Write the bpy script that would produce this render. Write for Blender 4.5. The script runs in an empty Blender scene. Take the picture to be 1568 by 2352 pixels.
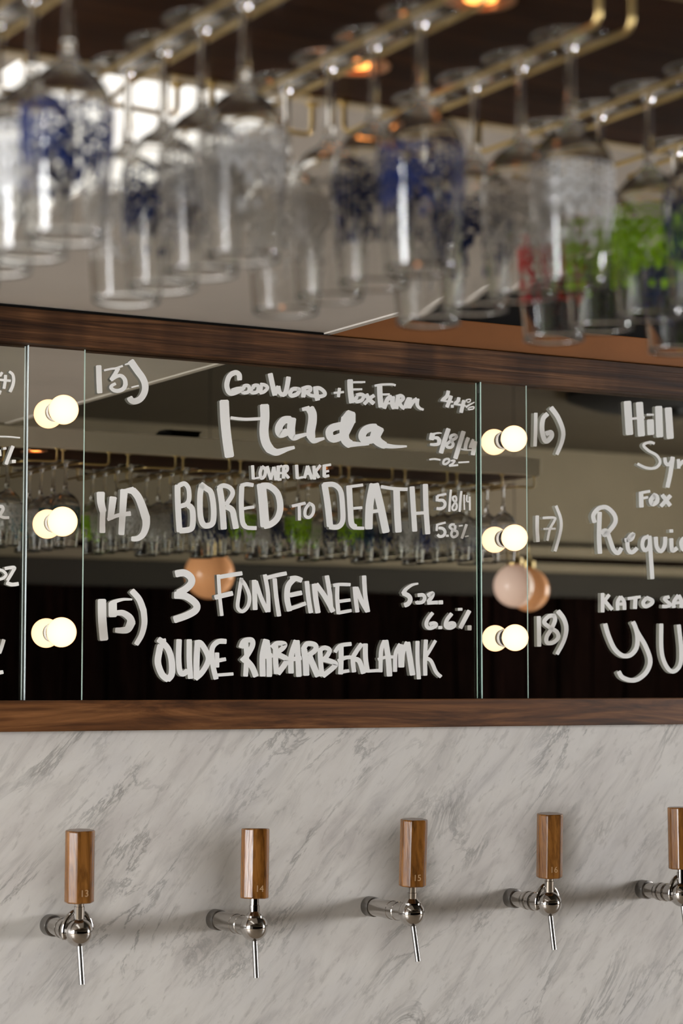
import bpy, bmesh, math, random
from mathutils import Vector, Matrix

random.seed(7)
S = bpy.context.scene
COL = S.collection
PI = math.pi

# ------------------------------------------------------------------ camera, light, exposure
EYE = 1.60
CAM = Vector((0.0, -3.439, EYE))
YAW, PITCH = math.radians(29.891), math.radians(4.478)
FPX, CX, CY = 5032.86, 784.0, 1176.0
FWD = Vector((math.sin(YAW) * math.cos(PITCH), math.cos(YAW) * math.cos(PITCH), math.sin(PITCH)))
RGT = Vector((math.cos(YAW), -math.sin(YAW), 0))
UPV = RGT.cross(FWD)

cd = bpy.data.cameras.new('camera')
cam = bpy.data.objects.new('camera', cd)
COL.objects.link(cam)
cam.matrix_world = Matrix.Translation(CAM) @ Matrix((RGT, UPV, -FWD)).transposed().to_4x4()
cd.sensor_fit = 'VERTICAL'
cd.sensor_height = 36.0
cd.sensor_width = 24.0
cd.lens = FPX / 2352 * 36.0
cd.clip_start = 0.05
cd.dof.use_dof = True
cd.dof.focus_distance = 3.87
cd.dof.aperture_fstop = 4.6
cd.dof.aperture_blades = 0
S.camera = cam

S.view_settings.view_transform = 'Standard'
S.view_settings.look = 'None'
S.view_settings.gamma = 1.0
S.view_settings.use_curve_mapping = False
S.view_settings.exposure = -0.15

WINDOW_LEFT = 37.0       # daylight through the tall window on the left
WINDOW_RIGHT = 84.0       # daylight through the window on the right
BULB = 2.1
PATCH_GLOW = 1.6  # strength of the glowing panel added for the bright ceiling patch

wd = bpy.data.worlds.new('room_air')
S.world = wd
wd.use_nodes = True
wd.node_tree.nodes['Background'].inputs[0].default_value = (0.9, 0.95, 1.0, 1)
wd.node_tree.nodes['Background'].inputs[1].default_value = 0.05

cy = S.cycles
cy.max_bounces = 24
cy.transmission_bounces = 20
cy.transparent_max_bounces = 24
cy.glossy_bounces = 8
cy.diffuse_bounces = 3
cy.caustics_reflective = True
cy.caustics_refractive = True
cy.sample_clamp_indirect = 4.0
cy.use_denoising = True


# ------------------------------------------------------------------ picture -> place
def ray(px, py):
    return FWD + RGT * ((px - CX) / FPX) - UPV * ((py - CY) / FPX)


def on_y(px, py, y):
    d = ray(px, py)
    return CAM + d * ((y - CAM.y) / d.y)


# ------------------------------------------------------------------ materials
def new_mat(name):
    m = bpy.data.materials.new(name)
    m.use_nodes = True
    nt = m.node_tree
    return m, nt, nt.nodes['Principled BSDF'], nt.nodes['Material Output']


def plain(name, col, rough=0.5, metal=0.0, spec=0.5, coat=0.0):
    m, nt, b, o = new_mat(name)
    b.inputs['Base Color'].default_value = (*col, 1)
    b.inputs['Roughness'].default_value = rough
    b.inputs['Metallic'].default_value = metal
    b.inputs['Specular IOR Level'].default_value = spec
    b.inputs['Coat Weight'].default_value = coat
    return m


def nd(nt, t, **kw):
    n = nt.nodes.new(t)
    for k, v in kw.items():
        setattr(n, k, v)
    return n


def ramp(nt, stops):
    r = nt.nodes.new('ShaderNodeValToRGB')
    e = r.color_ramp.elements
    while len(e) < len(stops):
        e.new(0.5)
    for i, (p, c) in enumerate(stops):
        e[i].position = p
        e[i].color = (*c, 1) if len(c) == 3 else c
    return r


def emis(name, col, strength):
    m, nt, b, o = new_mat(name)
    nt.nodes.remove(b)
    e = nd(nt, 'ShaderNodeEmission')
    e.inputs[0].default_value = (*col, 1)
    e.inputs[1].default_value = strength
    nt.links.new(e.outputs[0], o.inputs[0])
    return m


def wood(name, dark, mid, light, scale=(3, 40, 40), rough=0.45, bands=0.0, bump=0.2, distort=1.5, spec=0.5):
    m, nt, b, o = new_mat(name)
    L = nt.links.new
    tc = nd(nt, 'ShaderNodeTexCoord')
    mp = nd(nt, 'ShaderNodeMapping')
    mp.inputs['Scale'].default_value = scale
    L(tc.outputs['Object'], mp.inputs[0])
    n1 = nd(nt, 'ShaderNodeTexNoise')
    n1.inputs['Scale'].default_value = 1.0
    n1.inputs['Detail'].default_value = 8
    n1.inputs['Roughness'].default_value = 0.65
    n1.inputs['Distortion'].default_value = distort
    L(mp.outputs[0], n1.inputs['Vector'])
    r = ramp(nt, [(0.30, dark), (0.5, mid), (0.72, light)])
    L(n1.outputs[0], r.inputs[0])
    last = r.outputs[0]
    # fine pores along the grain
    mp2 = nd(nt, 'ShaderNodeMapping')
    mp2.inputs['Scale'].default_value = tuple(s * k for s, k in zip(scale, (2.5, 7, 7)))
    L(tc.outputs['Object'], mp2.inputs[0])
    n2 = nd(nt, 'ShaderNodeTexNoise')
    n2.inputs['Scale'].default_value = 1.0
    n2.inputs['Detail'].default_value = 4
    L(mp2.outputs[0], n2.inputs['Vector'])
    r2 = ramp(nt, [(0.35, (0.45, 0.42, 0.4)), (0.55, (1, 1, 1))])
    L(n2.outputs[0], r2.inputs[0])
    mx = nd(nt, 'ShaderNodeMix', data_type='RGBA', blend_type='MULTIPLY')
    mx.inputs['Factor'].default_value = 0.8
    L(last, mx.inputs['A']); L(r2.outputs[0], mx.inputs['B'])
    last = mx.outputs['Result']
    if bands:
        mp3 = nd(nt, 'ShaderNodeMapping')
        mp3.inputs['Scale'].default_value = (9, 0.3, 0.6)
        L(tc.outputs['Object'], mp3.inputs[0])
        n3 = nd(nt, 'ShaderNodeTexNoise')
        n3.inputs['Scale'].default_value = 1.0
        n3.inputs['Detail'].default_value = 2
        L(mp3.outputs[0], n3.inputs['Vector'])
        r3 = ramp(nt, [(0.42, (0.35, 0.33, 0.33)), (0.56, (1, 1, 1))])
        L(n3.outputs[0], r3.inputs[0])
        mx3 = nd(nt, 'ShaderNodeMix', data_type='RGBA', blend_type='MULTIPLY')
        mx3.inputs['Factor'].default_value = bands
        L(last, mx3.inputs['A']); L(r3.outputs[0], mx3.inputs['B'])
        last = mx3.outputs['Result']
    L(last, b.inputs['Base Color'])
    b.inputs['Roughness'].default_value = rough
    b.inputs['Specular IOR Level'].default_value = spec
    bp = nd(nt, 'ShaderNodeBump')
    bp.inputs['Strength'].default_value = bump
    bp.inputs['Distance'].default_value = 0.002
    L(n2.outputs[0], bp.inputs['Height'])
    L(bp.outputs[0], b.inputs['Normal'])
    return m


def marble():
    m, nt, b, o = new_mat('white_veined_marble')
    L = nt.links.new
    tc = nd(nt, 'ShaderNodeTexCoord')

    def layer(rot, scale, nscale, detail, dist, stops, rough=0.6, off=(0, 0, 0)):
        mp0 = nd(nt, 'ShaderNodeMapping')
        mp0.inputs['Location'].default_value = off
        mp0.inputs['Rotation'].default_value = (0, math.radians(rot), 0)
        L(tc.outputs['Object'], mp0.inputs[0])
        mp = nd(nt, 'ShaderNodeMapping')
        mp.inputs['Scale'].default_value = scale
        L(mp0.outputs[0], mp.inputs[0])
        n = nd(nt, 'ShaderNodeTexNoise')
        n.inputs['Scale'].default_value = nscale
        n.inputs['Detail'].default_value = detail
        n.inputs['Roughness'].default_value = rough
        n.inputs['Distortion'].default_value = dist
        L(mp.outputs[0], n.inputs['Vector'])
        r = ramp(nt, stops)
        L(n.outputs[0], r.inputs[0])
        return r.outputs[0]

    def mul(a, bb, f=1.0):
        mx = nd(nt, 'ShaderNodeMix', data_type='RGBA', blend_type='MULTIPLY')
        mx.inputs['Factor'].default_value = f
        L(a, mx.inputs['A']); L(bb, mx.inputs['B'])
        return mx.outputs['Result']
    # broad soft clouds, warm against cool
    base = layer(40, (1.2, 1, 2.6), 2.6, 5, 0.4, [(0.3, (0.53, 0.495, 0.46)), (0.5, (0.61, 0.58, 0.535)), (0.7, (0.575, 0.55, 0.52))])
    # soft grey streaks along the diagonal
    v1 = layer(48, (3.2, 1, 15), 1.9, 9, 0.7, [(0.34, (0.70, 0.69, 0.69)), (0.46, (0.92, 0.915, 0.91)), (0.56, (1, 1, 1))], 0.62)
    # thin dark veins : ridge of a noise, broken up
    v2 = layer(46, (2.0, 1, 7.5), 1.5, 10, 0.9, [(0.465, (1, 1, 1)), (0.497, (0.60, 0.60, 0.60)), (0.503, (0.60, 0.60, 0.59)), (0.525, (1, 1, 1))], 0.68, (3, 0, 5))
    # small freckles drawn out along the same diagonal
    v3 = layer(50, (26, 1, 80), 1.0, 5, 0.3, [(0.33, (0.62, 0.61, 0.60)), (0.44, (1, 1, 1))], 0.6, (1, 0, 9))
    msk = layer(40, (2.2, 1, 4.5), 2.0, 3, 0.5, [(0.45, (0, 0, 0)), (0.62, (1, 1, 1))], 0.5, (7, 0, 2))
    c = mul(base, v1, 0.7)
    mx = nd(nt, 'ShaderNodeMix', data_type='RGBA', blend_type='MULTIPLY')
    L(msk, mx.inputs['Factor']); L(c, mx.inputs['A']); L(v2, mx.inputs['B'])
    c = mul(mx.outputs['Result'], v3, 0.5)
    L(c, b.inputs['Base Color'])
    b.inputs['Roughness'].default_value = 0.38
    b.inputs['Specular IOR Level'].default_value = 0.35
    return m


def painted(name, col, var=0.06, rough=0.75, scale=60, bump=0.08, spec=0.12):
    m, nt, b, o = new_mat(name)
    L = nt.links.new
    tc = nd(nt, 'ShaderNodeTexCoord')
    n = nd(nt, 'ShaderNodeTexNoise')
    n.inputs['Scale'].default_value = 3.0
    n.inputs['Detail'].default_value = 6
    L(tc.outputs['Object'], n.inputs['Vector'])
    r = ramp(nt, [(0.3, tuple(c * (1 - var) for c in col)), (0.7, tuple(min(1, c * (1 + var)) for c in col))])
    L(n.outputs[0], r.inputs[0])
    L(r.outputs[0], b.inputs['Base Color'])
    b.inputs['Roughness'].default_value = rough
    b.inputs['Specular IOR Level'].default_value = spec
    n2 = nd(nt, 'ShaderNodeTexNoise')
    n2.inputs['Scale'].default_value = scale
    n2.inputs['Detail'].default_value = 3
    L(tc.outputs['Object'], n2.inputs['Vector'])
    bp = nd(nt, 'ShaderNodeBump')
    bp.inputs['Strength'].default_value = bump
    bp.inputs['Distance'].default_value = 0.003
    L(n2.outputs[0], bp.inputs['Height'])
    L(bp.outputs[0], b.inputs['Normal'])
    return m


def glass_mat(name, col=(1, 1, 1), ior=1.5):
    m, nt, b, o = new_mat(name)
    nt.nodes.remove(b)
    g = nd(nt, 'ShaderNodeBsdfGlass')
    g.inputs['Color'].default_value = (*col, 1)
    g.inputs['Roughness'].default_value = 0.0
    g.inputs['IOR'].default_value = ior
    nt.links.new(g.outputs[0], o.inputs[0])
    return m


def sheet_mat(name):
    """clear front sheet of the mirror: passes straight through with a faint surface reflection"""
    m, nt, b, o = new_mat(name)
    nt.nodes.remove(b)
    L = nt.links.new
    t = nd(nt, 'ShaderNodeBsdfTransparent')
    t.inputs[0].default_value = (0.97, 0.985, 0.97, 1)
    g = nd(nt, 'ShaderNodeBsdfGlossy')
    g.inputs['Roughness'].default_value = 0.0
    fr = nd(nt, 'ShaderNodeFresnel')
    fr.inputs['IOR'].default_value = 1.45
    mx = nd(nt, 'ShaderNodeMixShader')
    L(fr.outputs[0], mx.inputs[0]); L(t.outputs[0], mx.inputs[1]); L(g.outputs[0], mx.inputs[2])
    L(mx.outputs[0], o.inputs[0])
    return m


def mirror_mat(name, col):
    m, nt, b, o = new_mat(name)
    nt.nodes.remove(b)
    g = nd(nt, 'ShaderNodeBsdfGlossy')
    g.inputs['Color'].default_value = (*col, 1)
    g.inputs['Roughness'].default_value = 0.0
    nt.links.new(g.outputs[0], o.inputs[0])
    return m


def print_mat(name, col, cover=0.5, gloss=0.3):
    """dashes printed round the bowl: staggered columns, some left out"""
    m, nt, b, o = new_mat(name)
    L = nt.links.new
    uv = nd(nt, 'ShaderNodeUVMap')
    sp = nd(nt, 'ShaderNodeSeparateXYZ')
    L(uv.outputs[0], sp.inputs[0])
    cb = nd(nt, 'ShaderNodeCombineXYZ')
    L(sp.outputs[1], cb.inputs[0]); L(sp.outputs[0], cb.inputs[1])
    br = nd(nt, 'ShaderNodeTexBrick')
    br.offset = 0.37
    br.offset_frequency = 2
    br.squash = 1.0
    br.inputs['Color1'].default_value = (0, 0, 0, 1)
    br.inputs['Color2'].default_value = (1, 1, 1, 1)
    br.inputs['Mortar'].default_value = (0, 0, 0, 1)
    br.inputs['Scale'].default_value = 1.0
    br.inputs['Mortar Size'].default_value = 0.11
    br.inputs['Mortar Smooth'].default_value = 0.0
    br.inputs['Brick Width'].default_value = 0.9
    br.inputs['Row Height'].default_value = 1.0
    L(cb.outputs[0], br.inputs['Vector'])
    bw = nd(nt, 'ShaderNodeRGBToBW')
    L(br.outputs['Color'], bw.inputs[0])
    # print thins out towards the rim
    fade = nd(nt, 'ShaderNodeMapRange')
    fade.inputs['From Min'].default_value = 0.0
    fade.inputs['From Max'].default_value = 2.0
    fade.inputs['To Min'].default_value = 0.15
    fade.inputs['To Max'].default_value = cover
    L(sp.outputs[1], fade.inputs['Value'])
    sb = nd(nt, 'ShaderNodeMath', operation='ADD')
    L(bw.outputs[0], sb.inputs[0]); L(fade.outputs[0], sb.inputs[1])
    am = nd(nt, 'ShaderNodeMath', operation='GREATER_THAN')
    am.inputs[1].default_value = 1.0
    L(sb.outputs[0], am.inputs[0])
    t = nd(nt, 'ShaderNodeBsdfTransparent')
    d = nd(nt, 'ShaderNodeBsdfDiffuse'); d.inputs[0].default_value = (*col, 1)
    tr = nd(nt, 'ShaderNodeBsdfTranslucent'); tr.inputs[0].default_value = (*col, 1)
    m1 = nd(nt, 'ShaderNodeMixShader'); m1.inputs[0].default_value = 0.5
    L(d.outputs[0], m1.inputs[1]); L(tr.outputs[0], m1.inputs[2])
    m2 = nd(nt, 'ShaderNodeMixShader')
    L(am.outputs[0], m2.inputs[0]); L(t.outputs[0], m2.inputs[1]); L(m1.outputs[0], m2.inputs[2])
    nt.nodes.remove(b)
    L(m2.outputs[0], o.inputs[0])
    return m


def film_mat(name, col, through):
    m, nt, b, o = new_mat(name)
    nt.nodes.remove(b)
    d = nd(nt, 'ShaderNodeBsdfDiffuse'); d.inputs[0].default_value = (*col, 1)
    t = nd(nt, 'ShaderNodeBsdfTranslucent'); t.inputs[0].default_value = (*col, 1)
    x = nd(nt, 'ShaderNodeMixShader'); x.inputs[0].default_value = through
    nt.links.new(d.outputs[0], x.inputs[1]); nt.links.new(t.outputs[0], x.inputs[2])
    nt.links.new(x.outputs[0], o.inputs[0])
    return m


M = {}
M['marble'] = marble()
M['frame_wood'] = wood('dark_rough_sawn_oak', (0.030, 0.012, 0.005), (0.090, 0.038, 0.014), (0.19, 0.088, 0.036), (2.2, 60, 60), 0.5, 0.75, 0.5, 1.5, 0.15)
M['sill_wood'] = wood('dark_varnished_pine', (0.030, 0.011, 0.004), (0.115, 0.044, 0.013), (0.23, 0.098, 0.033), (1.8, 12, 15), 0.4, 0.0, 0.15, 3.4, 0.2)
M['ledge_wood'] = painted('smooth_orange_brown_wood', (0.23, 0.084, 0.022), 0.2, 0.5, 30, 0.03)
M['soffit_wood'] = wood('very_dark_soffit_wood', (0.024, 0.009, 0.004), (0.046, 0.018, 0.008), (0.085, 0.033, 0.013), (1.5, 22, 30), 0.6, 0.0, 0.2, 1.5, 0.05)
M['handle_wood'] = wood('oiled_teak', (0.075, 0.026, 0.004), (0.19, 0.074, 0.013), (0.29, 0.125, 0.028), (45, 45, 4), 0.24, 0.0, 0.12, 1.0)
M['ceiling'] = painted('pale_painted_ceiling', (0.52, 0.475, 0.425))
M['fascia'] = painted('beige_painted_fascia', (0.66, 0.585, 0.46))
M['lip'] = M['ceiling']
M['olive'] = painted('olive_grey_paint', (0.085, 0.068, 0.043))
M['high'] = painted('olive_brown_ceiling', (0.040, 0.031, 0.019))
M['plaster'] = painted('warm_grey_plaster', (0.40, 0.37, 0.33))
M['floor'] = wood('pale_floor_boards', (0.30, 0.24, 0.17), (0.42, 0.34, 0.25), (0.50, 0.42, 0.32), (30, 1.2, 30), 0.4)
M['black'] = plain('matt_black', (0.006, 0.005, 0.004), 0.8, 0.0, 0.1)
M['black_plastic'] = plain('black_lampholder', (0.012, 0.011, 0.010), 0.35)
M['porcelain'] = plain('white_porcelain_ring', (0.75, 0.72, 0.68), 0.3)
M['panelling'] = wood('black_brown_panelling', (0.0012, 0.0007, 0.0006), (0.0025, 0.0013, 0.001), (0.006, 0.0026, 0.002), (14, 14, 0.7), 0.7, 0.0, 0.1, 1.5, 0.0)
M['brass'] = plain('aged_brass', (0.62, 0.46, 0.20), 0.28, 1.0)
M['chrome'] = plain('polished_steel', (0.50, 0.475, 0.45), 0.07, 1.0)
M['brushed'] = plain('brushed_steel', (0.25, 0.238, 0.225), 0.3, 1.0)
M['glass'] = glass_mat('drinking_glass', (0.995, 0.995, 0.99), 1.5)
M['sheet'] = sheet_mat('clear_mirror_sheet')
M['mirror'] = mirror_mat('silvering', (0.80, 0.78, 0.73))
M['strip_mirror'] = mirror_mat('strip_silvering', (0.84, 0.82, 0.78))
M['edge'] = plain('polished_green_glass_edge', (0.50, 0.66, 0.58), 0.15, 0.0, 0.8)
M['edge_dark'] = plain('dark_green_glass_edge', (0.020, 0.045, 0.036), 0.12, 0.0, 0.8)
M['paint'] = film_mat('white_marker_paint', (0.95, 0.94, 0.91), 0.16)
M['engrave'] = plain('pale_engraved_fill', (0.40, 0.24, 0.11), 0.6)
M['white_print'] = print_mat('white_printed_dashes', (0.96, 0.955, 0.95), 0.95)
M['blue_print'] = print_mat('navy_printed_dashes', (0.030, 0.048, 0.17), 0.85)
M['green_print'] = print_mat('lime_printed_dashes', (0.40, 0.74, 0.03), 0.97)
M['red_print'] = print_mat('red_printed_dashes', (0.50, 0.015, 0.02), 0.85)
M['teal_print'] = print_mat('dark_teal_printed_dashes', (0.01, 0.12, 0.16), 0.85)
M['globe'] = None


def bulb_mat():
    m, nt, b, o = new_mat('glowing_frosted_bulb')
    nt.nodes.remove(b)
    L = nt.links.new
    lw = nd(nt, 'ShaderNodeLayerWeight'); lw.inputs[0].default_value = 0.25
    r = ramp(nt, [(0.0, (1.0, 0.80, 0.52)), (0.45, (1.0, 0.72, 0.42)), (0.9, (1.0, 0.38, 0.13))])
    L(lw.outputs['Facing'], r.inputs[0])
    e = nd(nt, 'ShaderNodeEmission'); e.inputs[1].default_value = BULB
    L(r.outputs[0], e.inputs[0]); L(e.outputs[0], o.inputs[0])
    return m


def opal_mat(name, base, glow, strength):
    m, nt, b, o = new_mat(name)
    b.inputs['Base Color'].default_value = (*base, 1)
    b.inputs['Roughness'].default_value = 0.12
    b.inputs['Emission Color'].default_value = (*glow, 1)
    b.inputs['Emission Strength'].default_value = strength
    return m


M['bulb'] = bulb_mat()
M['globe_orange'] = opal_mat('amber_opal_glass', (0.55, 0.27, 0.13), (1.0, 0.42, 0.17), 0.24)
M['globe_white'] = opal_mat('pale_opal_glass', (0.72, 0.58, 0.50), (1.0, 0.62, 0.46), 0.30)
M['ceiling_glow'] = emis('glowing_ceiling_patch', (1.0, 0.955, 0.885), PATCH_GLOW)
M['window_left'] = emis('bright_daylight_left', (0.96, 0.98, 1.0), WINDOW_LEFT)
M['window_right'] = emis('bright_daylight_right', (0.98, 0.98, 1.0), WINDOW_RIGHT)
M['downlight'] = emis('warm_lamp', (1.0, 0.33, 0.07), 6.0)
M['downcan'] = plain('copper_reflector', (0.75, 0.36, 0.16), 0.3, 1.0)


# ------------------------------------------------------------------ mesh helpers
class MB:
    def __init__(self):
        self.v, self.f, self.mi, self.uv = [], [], [], {}

    def box(self, x0, x1, y0, y1, z0, z1, mi=0):
        b = len(self.v)
        self.v += [(x, y, z) for z in (z0, z1) for y in (y0, y1) for x in (x0, x1)]
        for q in ((0, 2, 3, 1), (4, 5, 7, 6), (0, 1, 5, 4), (2, 6, 7, 3), (0, 4, 6, 2), (1, 3, 7, 5)):
            self.f.append([b + i for i in q]); self.mi.append(mi)
        return self

    def lathe(self, prof, seg=40, axis='z', c=(0, 0, 0), cap0=False, cap1=False, mi=0, a0=0.0, uvn=None):
        """prof: (radius, height) pairs; axis z, y (height runs to -y) or x"""
        b = len(self.v)
        for r, h in prof:
            for i in range(seg):
                a = 2 * PI * i / seg + a0
                u, w = r * math.cos(a), r * math.sin(a)
                p = {'z': (u, w, h), 'y': (u, -h, w), 'x': (h, u, w)}[axis]
                self.v.append((p[0] + c[0], p[1] + c[1], p[2] + c[2]))
        n = len(prof)
        for k in range(n - 1):
            for i in range(seg):
                j = (i + 1) % seg
                self.f.append([b + k * seg + i, b + k * seg + j, b + (k + 1) * seg + j, b + (k + 1) * seg + i])
                self.mi.append(mi)
                if uvn:
                    t0, t1 = uvn[1][k], uvn[1][k + 1]
                    self.uv[len(self.f) - 1] = [(i * uvn[0] / seg, t0), ((i + 1) * uvn[0] / seg, t0), ((i + 1) * uvn[0] / seg, t1), (i * uvn[0] / seg, t1)]
        if cap0:
            self.f.append([b + i for i in range(seg)][::-1]); self.mi.append(mi)
        if cap1:
            self.f.append([b + (n - 1) * seg + i for i in range(seg)]); self.mi.append(mi)
        return self

    def sphere(self, r, c=(0, 0, 0), seg=40, rings=24, sc=(1, 1, 1), mi=0):
        b = len(self.v)
        prof = [(r * math.sin(PI * k / rings), -r * math.cos(PI * k / rings)) for k in range(1, rings)]
        for rr, h in prof:
            for i in range(seg):
                a = 2 * PI * i / seg
                self.v.append((c[0] + sc[0] * rr * math.cos(a), c[1] + sc[1] * rr * math.sin(a), c[2] + sc[2] * h))
        n = len(prof)
        for k in range(n - 1):
            for i in range(seg):
                j = (i + 1) % seg
                self.f.append([b + k * seg + i, b + k * seg + j, b + (k + 1) * seg + j, b + (k + 1) * seg + i]); self.mi.append(mi)
        p0 = len(self.v); self.v.append((c[0], c[1], c[2] - r * sc[2]))
        p1 = len(self.v); self.v.append((c[0], c[1], c[2] + r * sc[2]))
        for i in range(seg):
            j = (i + 1) % seg
            self.f.append([p0, b + j, b + i]); self.mi.append(mi)
            self.f.append([p1, b + (n - 1) * seg + i, b + (n - 1) * seg + j]); self.mi.append(mi)
        return self

    def tube(self, pts, r, seg=12, mi=0, cap=True):
        pts = [Vector(p) for p in pts]
        b = len(self.v)
        up = Vector((0.13, 0.21, 0.97)).normalized()
        prev = None
        for i, p in enumerate(pts):
            t = (pts[min(i + 1, len(pts) - 1)] - pts[max(i - 1, 0)]).normalized()
            if prev is None:
                s = t.cross(up)
                if s.length < 1e-3:
                    s = t.cross(Vector((1, 0, 0)))
            else:
                s = prev - t * prev.dot(t)
            s.normalize(); prev = s
            q = t.cross(s)
            rr = r[i] if isinstance(r, (list, tuple)) else r
            for k in range(seg):
                a = 2 * PI * k / seg
                self.v.append(tuple(p + s * (rr * math.cos(a)) + q * (rr * math.sin(a))))
        n = len(pts)
        for i in range(n - 1):
            for k in range(seg):
                j = (k + 1) % seg
                self.f.append([b + i * seg + k, b + i * seg + j, b + (i + 1) * seg + j, b + (i + 1) * seg + k]); self.mi.append(mi)
        if cap:
            self.f.append([b + k for k in range(seg)][::-1]); self.mi.append(mi)
            self.f.append([b + (n - 1) * seg + k for k in range(seg)]); self.mi.append(mi)
        return self

    def prism(self, poly, z0, z1, mi=0):
        b = len(self.v); n = len(poly)
        self.v += [(x, y, z0) for x, y in poly] + [(x, y, z1) for x, y in poly]
        for i in range(n):
            j = (i + 1) % n
            self.f.append([b + i, b + j, b + n + j, b + n + i]); self.mi.append(mi)
        self.f.append([b + i for i in range(n)][::-1]); self.mi.append(mi)
        self.f.append([b + n + i for i in range(n)]); self.mi.append(mi)
        return self

    def build(self, name, mats, parent=None, smooth=False, loc=None, angle=None):
        me = bpy.data.meshes.new(name)
        me.from_pydata(self.v, [], self.f)
        if not isinstance(mats, (list, tuple)):
            mats = [mats]
        for mm in mats:
            me.materials.append(mm)
        for p, k in zip(me.polygons, self.mi):
            p.material_index = k
            p.use_smooth = smooth
        if self.uv:
            ul = me.uv_layers.new(name='UVMap')
            for fi, cs in self.uv.items():
                for li, c in zip(me.polygons[fi].loop_indices, cs):
                    ul.data[li].uv = c
        bm = bmesh.new(); bm.from_mesh(me)
        if not self.uv:
            bmesh.ops.recalc_face_normals(bm, faces=bm.faces)
        if angle is not None:
            for e in bm.edges:
                if len(e.link_faces) == 2 and e.calc_face_angle(0) > math.radians(angle):
                    e.smooth = False
        bm.to_mesh(me); bm.free()
        me.update()
        o = bpy.data.objects.new(name, me)
        COL.objects.link(o)
        if parent is not None:
            o.parent = parent
        if loc is not None:
            o.location = loc
        return o


def thing(name, label, cat, loc=(0, 0, 0), group=None, rot=(0, 0, 0)):
    o = bpy.data.objects.new(name, None)
    COL.objects.link(o)
    o.empty_display_size = 0.05
    o.location = loc; o.rotation_euler = rot
    return tag(o, label, cat, group)


def tag(o, label, cat, group=None):
    o['label'] = label; o['category'] = cat
    if group:
        o['group'] = group
    return o


def struct(o, label=None, cat=None):
    o['kind'] = 'structure'
    if label:
        o['label'] = label; o['category'] = cat
    return o


def bevel(o, w, seg=2):
    b = o.modifiers.new('bevel', 'BEVEL'); b.width = w; b.segments = seg; b.limit_method = 'ANGLE'
    return o


def H(h):
    return EYE + h


# ------------------------------------------------------------------ the room
XL, XR, YB = -4.6, 10.6, -8.0
ZC = H(1.50)
struct(MB().box(XL, XR, YB, 0.3, -0.1, 0.0).build('floor', M['floor']), 'pale boarded bar floor', 'floor')
struct(MB().box(XL - .1, XR + .1, YB - .1, 0.4, ZC, ZC + 0.1).build('ceiling', M['high']), 'high olive brown ceiling of the room behind the viewer', 'ceiling')
struct(MB().box(XL, XR, 0.0, 0.30, 0.0, H(-0.079)).build('wall_back', M['marble']), 'white marble wall slab with grey diagonal veins behind the taps', 'wall')
struct(MB().box(XL, XR, 0.034, 0.30, H(-0.079), ZC).build('wall_back_upper', M['black']), 'dark wall above the marble behind the mirror', 'wall')

# far wall seen in the mirror
fw = MB().box(XL, XR, YB - 0.12, YB, 0.0, ZC)
struct(fw.build('wall_front', M['olive']), 'olive painted far wall seen in the mirror', 'wall')
pn = MB()
x = XL + 0.02
i = 0
while x < XR - 0.3:
    w = 0.26
    pn.box(x, x + w - 0.02, YB + 0.002, YB + 0.04 + 0.012 * (i % 2), 0.0, H(0.55))
    x += w; i += 1
struct(pn.build('trim_1', M['panelling']), 'black brown vertical board panelling on the far wall', 'panelling')
struct(MB().box(XL + .02, XR - .02, YB + 0.003, YB + 0.09, H(0.805), H(0.868)).build('trim_2', M['olive']), 'upper olive moulding on the far wall', 'moulding')
struct(MB().box(XL + .02, XR - .02, YB + 0.003, YB + 0.07, H(0.705), H(0.762)).build('trim_3', M['olive']), 'lower olive moulding on the far wall', 'moulding')
struct(MB().box(XL + .02, XR - .02, YB + 0.002, YB + 0.02, H(0.765), H(0.802)).box(XL + .02, XR - .02, YB + 0.002, YB + 0.05, H(0.87), H(0.895)).build('trim_4', M['panelling']), 'dark bands between the far wall mouldings', 'moulding')
struct(MB().box(XL + .02, XR - .02, YB + 0.002, YB + 0.03, H(0.552), H(0.702)).build('trim_5', painted('dark_olive_frieze', (0.010, 0.0075, 0.004))), 'dark olive frieze above the black panelling', 'frieze')

# side walls with tall windows
WL = (-3.15, -1.62, 0.5, 3.02)
WN = (-1.50, -0.45, 0.5, 2.15)
WR = (-5.6, -3.9, 0.9, 2.9)


def side_wall(name, x0, x1, wins, label):
    m = MB()
    yy = YB
    for y0, y1, z0, z1 in wins:
        m.box(x0, x1, yy, y0, 0, ZC)
        m.box(x0, x1, y0, y1, 0, z0).box(x0, x1, y0, y1, z1, ZC)
        yy = y1
    m.box(x0, x1, yy, 0.3, 0, ZC)
    return struct(m.build(name, M['plaster']), label, 'wall')


side_wall('wall_left', XL - 0.15, XL, [WL, WN], 'warm grey left wall with a tall window')
side_wall('wall_right', XR, XR + 0.15, [WR], 'warm grey right wall with a window')


def window(name, x, win, mat, label):
    y0, y1, z0, z1 = win
    t = struct(thing(name, label, 'window'))
    t.location = (x, (y0 + y1) / 2, z0)
    f = MB()
    for a, b, c, d in ((y0, y0 + .04, z0, z1), (y1 - .04, y1, z0, z1), (y0 + .04, y1 - .04, z0, z0 + .04), (y0 + .04, y1 - .04, z1 - .04, z1)):
        f.box(x - .03, x + .03, a, b, c, d)
    o = f.build('window_frame', M['black']); o.parent = t; o.location = -t.location
    p = MB().box(x - .005, x + .005, y0 + .04, y1 - .04, z0 + .04, z1 - .04).build('pane', mat)
    p.parent = t; p.location = -t.location


window('window_1', XL - 0.07, WL, M['window_left'], 'tall bright window in the left wall')
window('window_3', XL - 0.07, WN, M['window_left'], 'lower bright window in the left wall beside the tall one')
window('window_2', XR + 0.07, WR, M['window_right'], 'bright window in the right wall')

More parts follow.
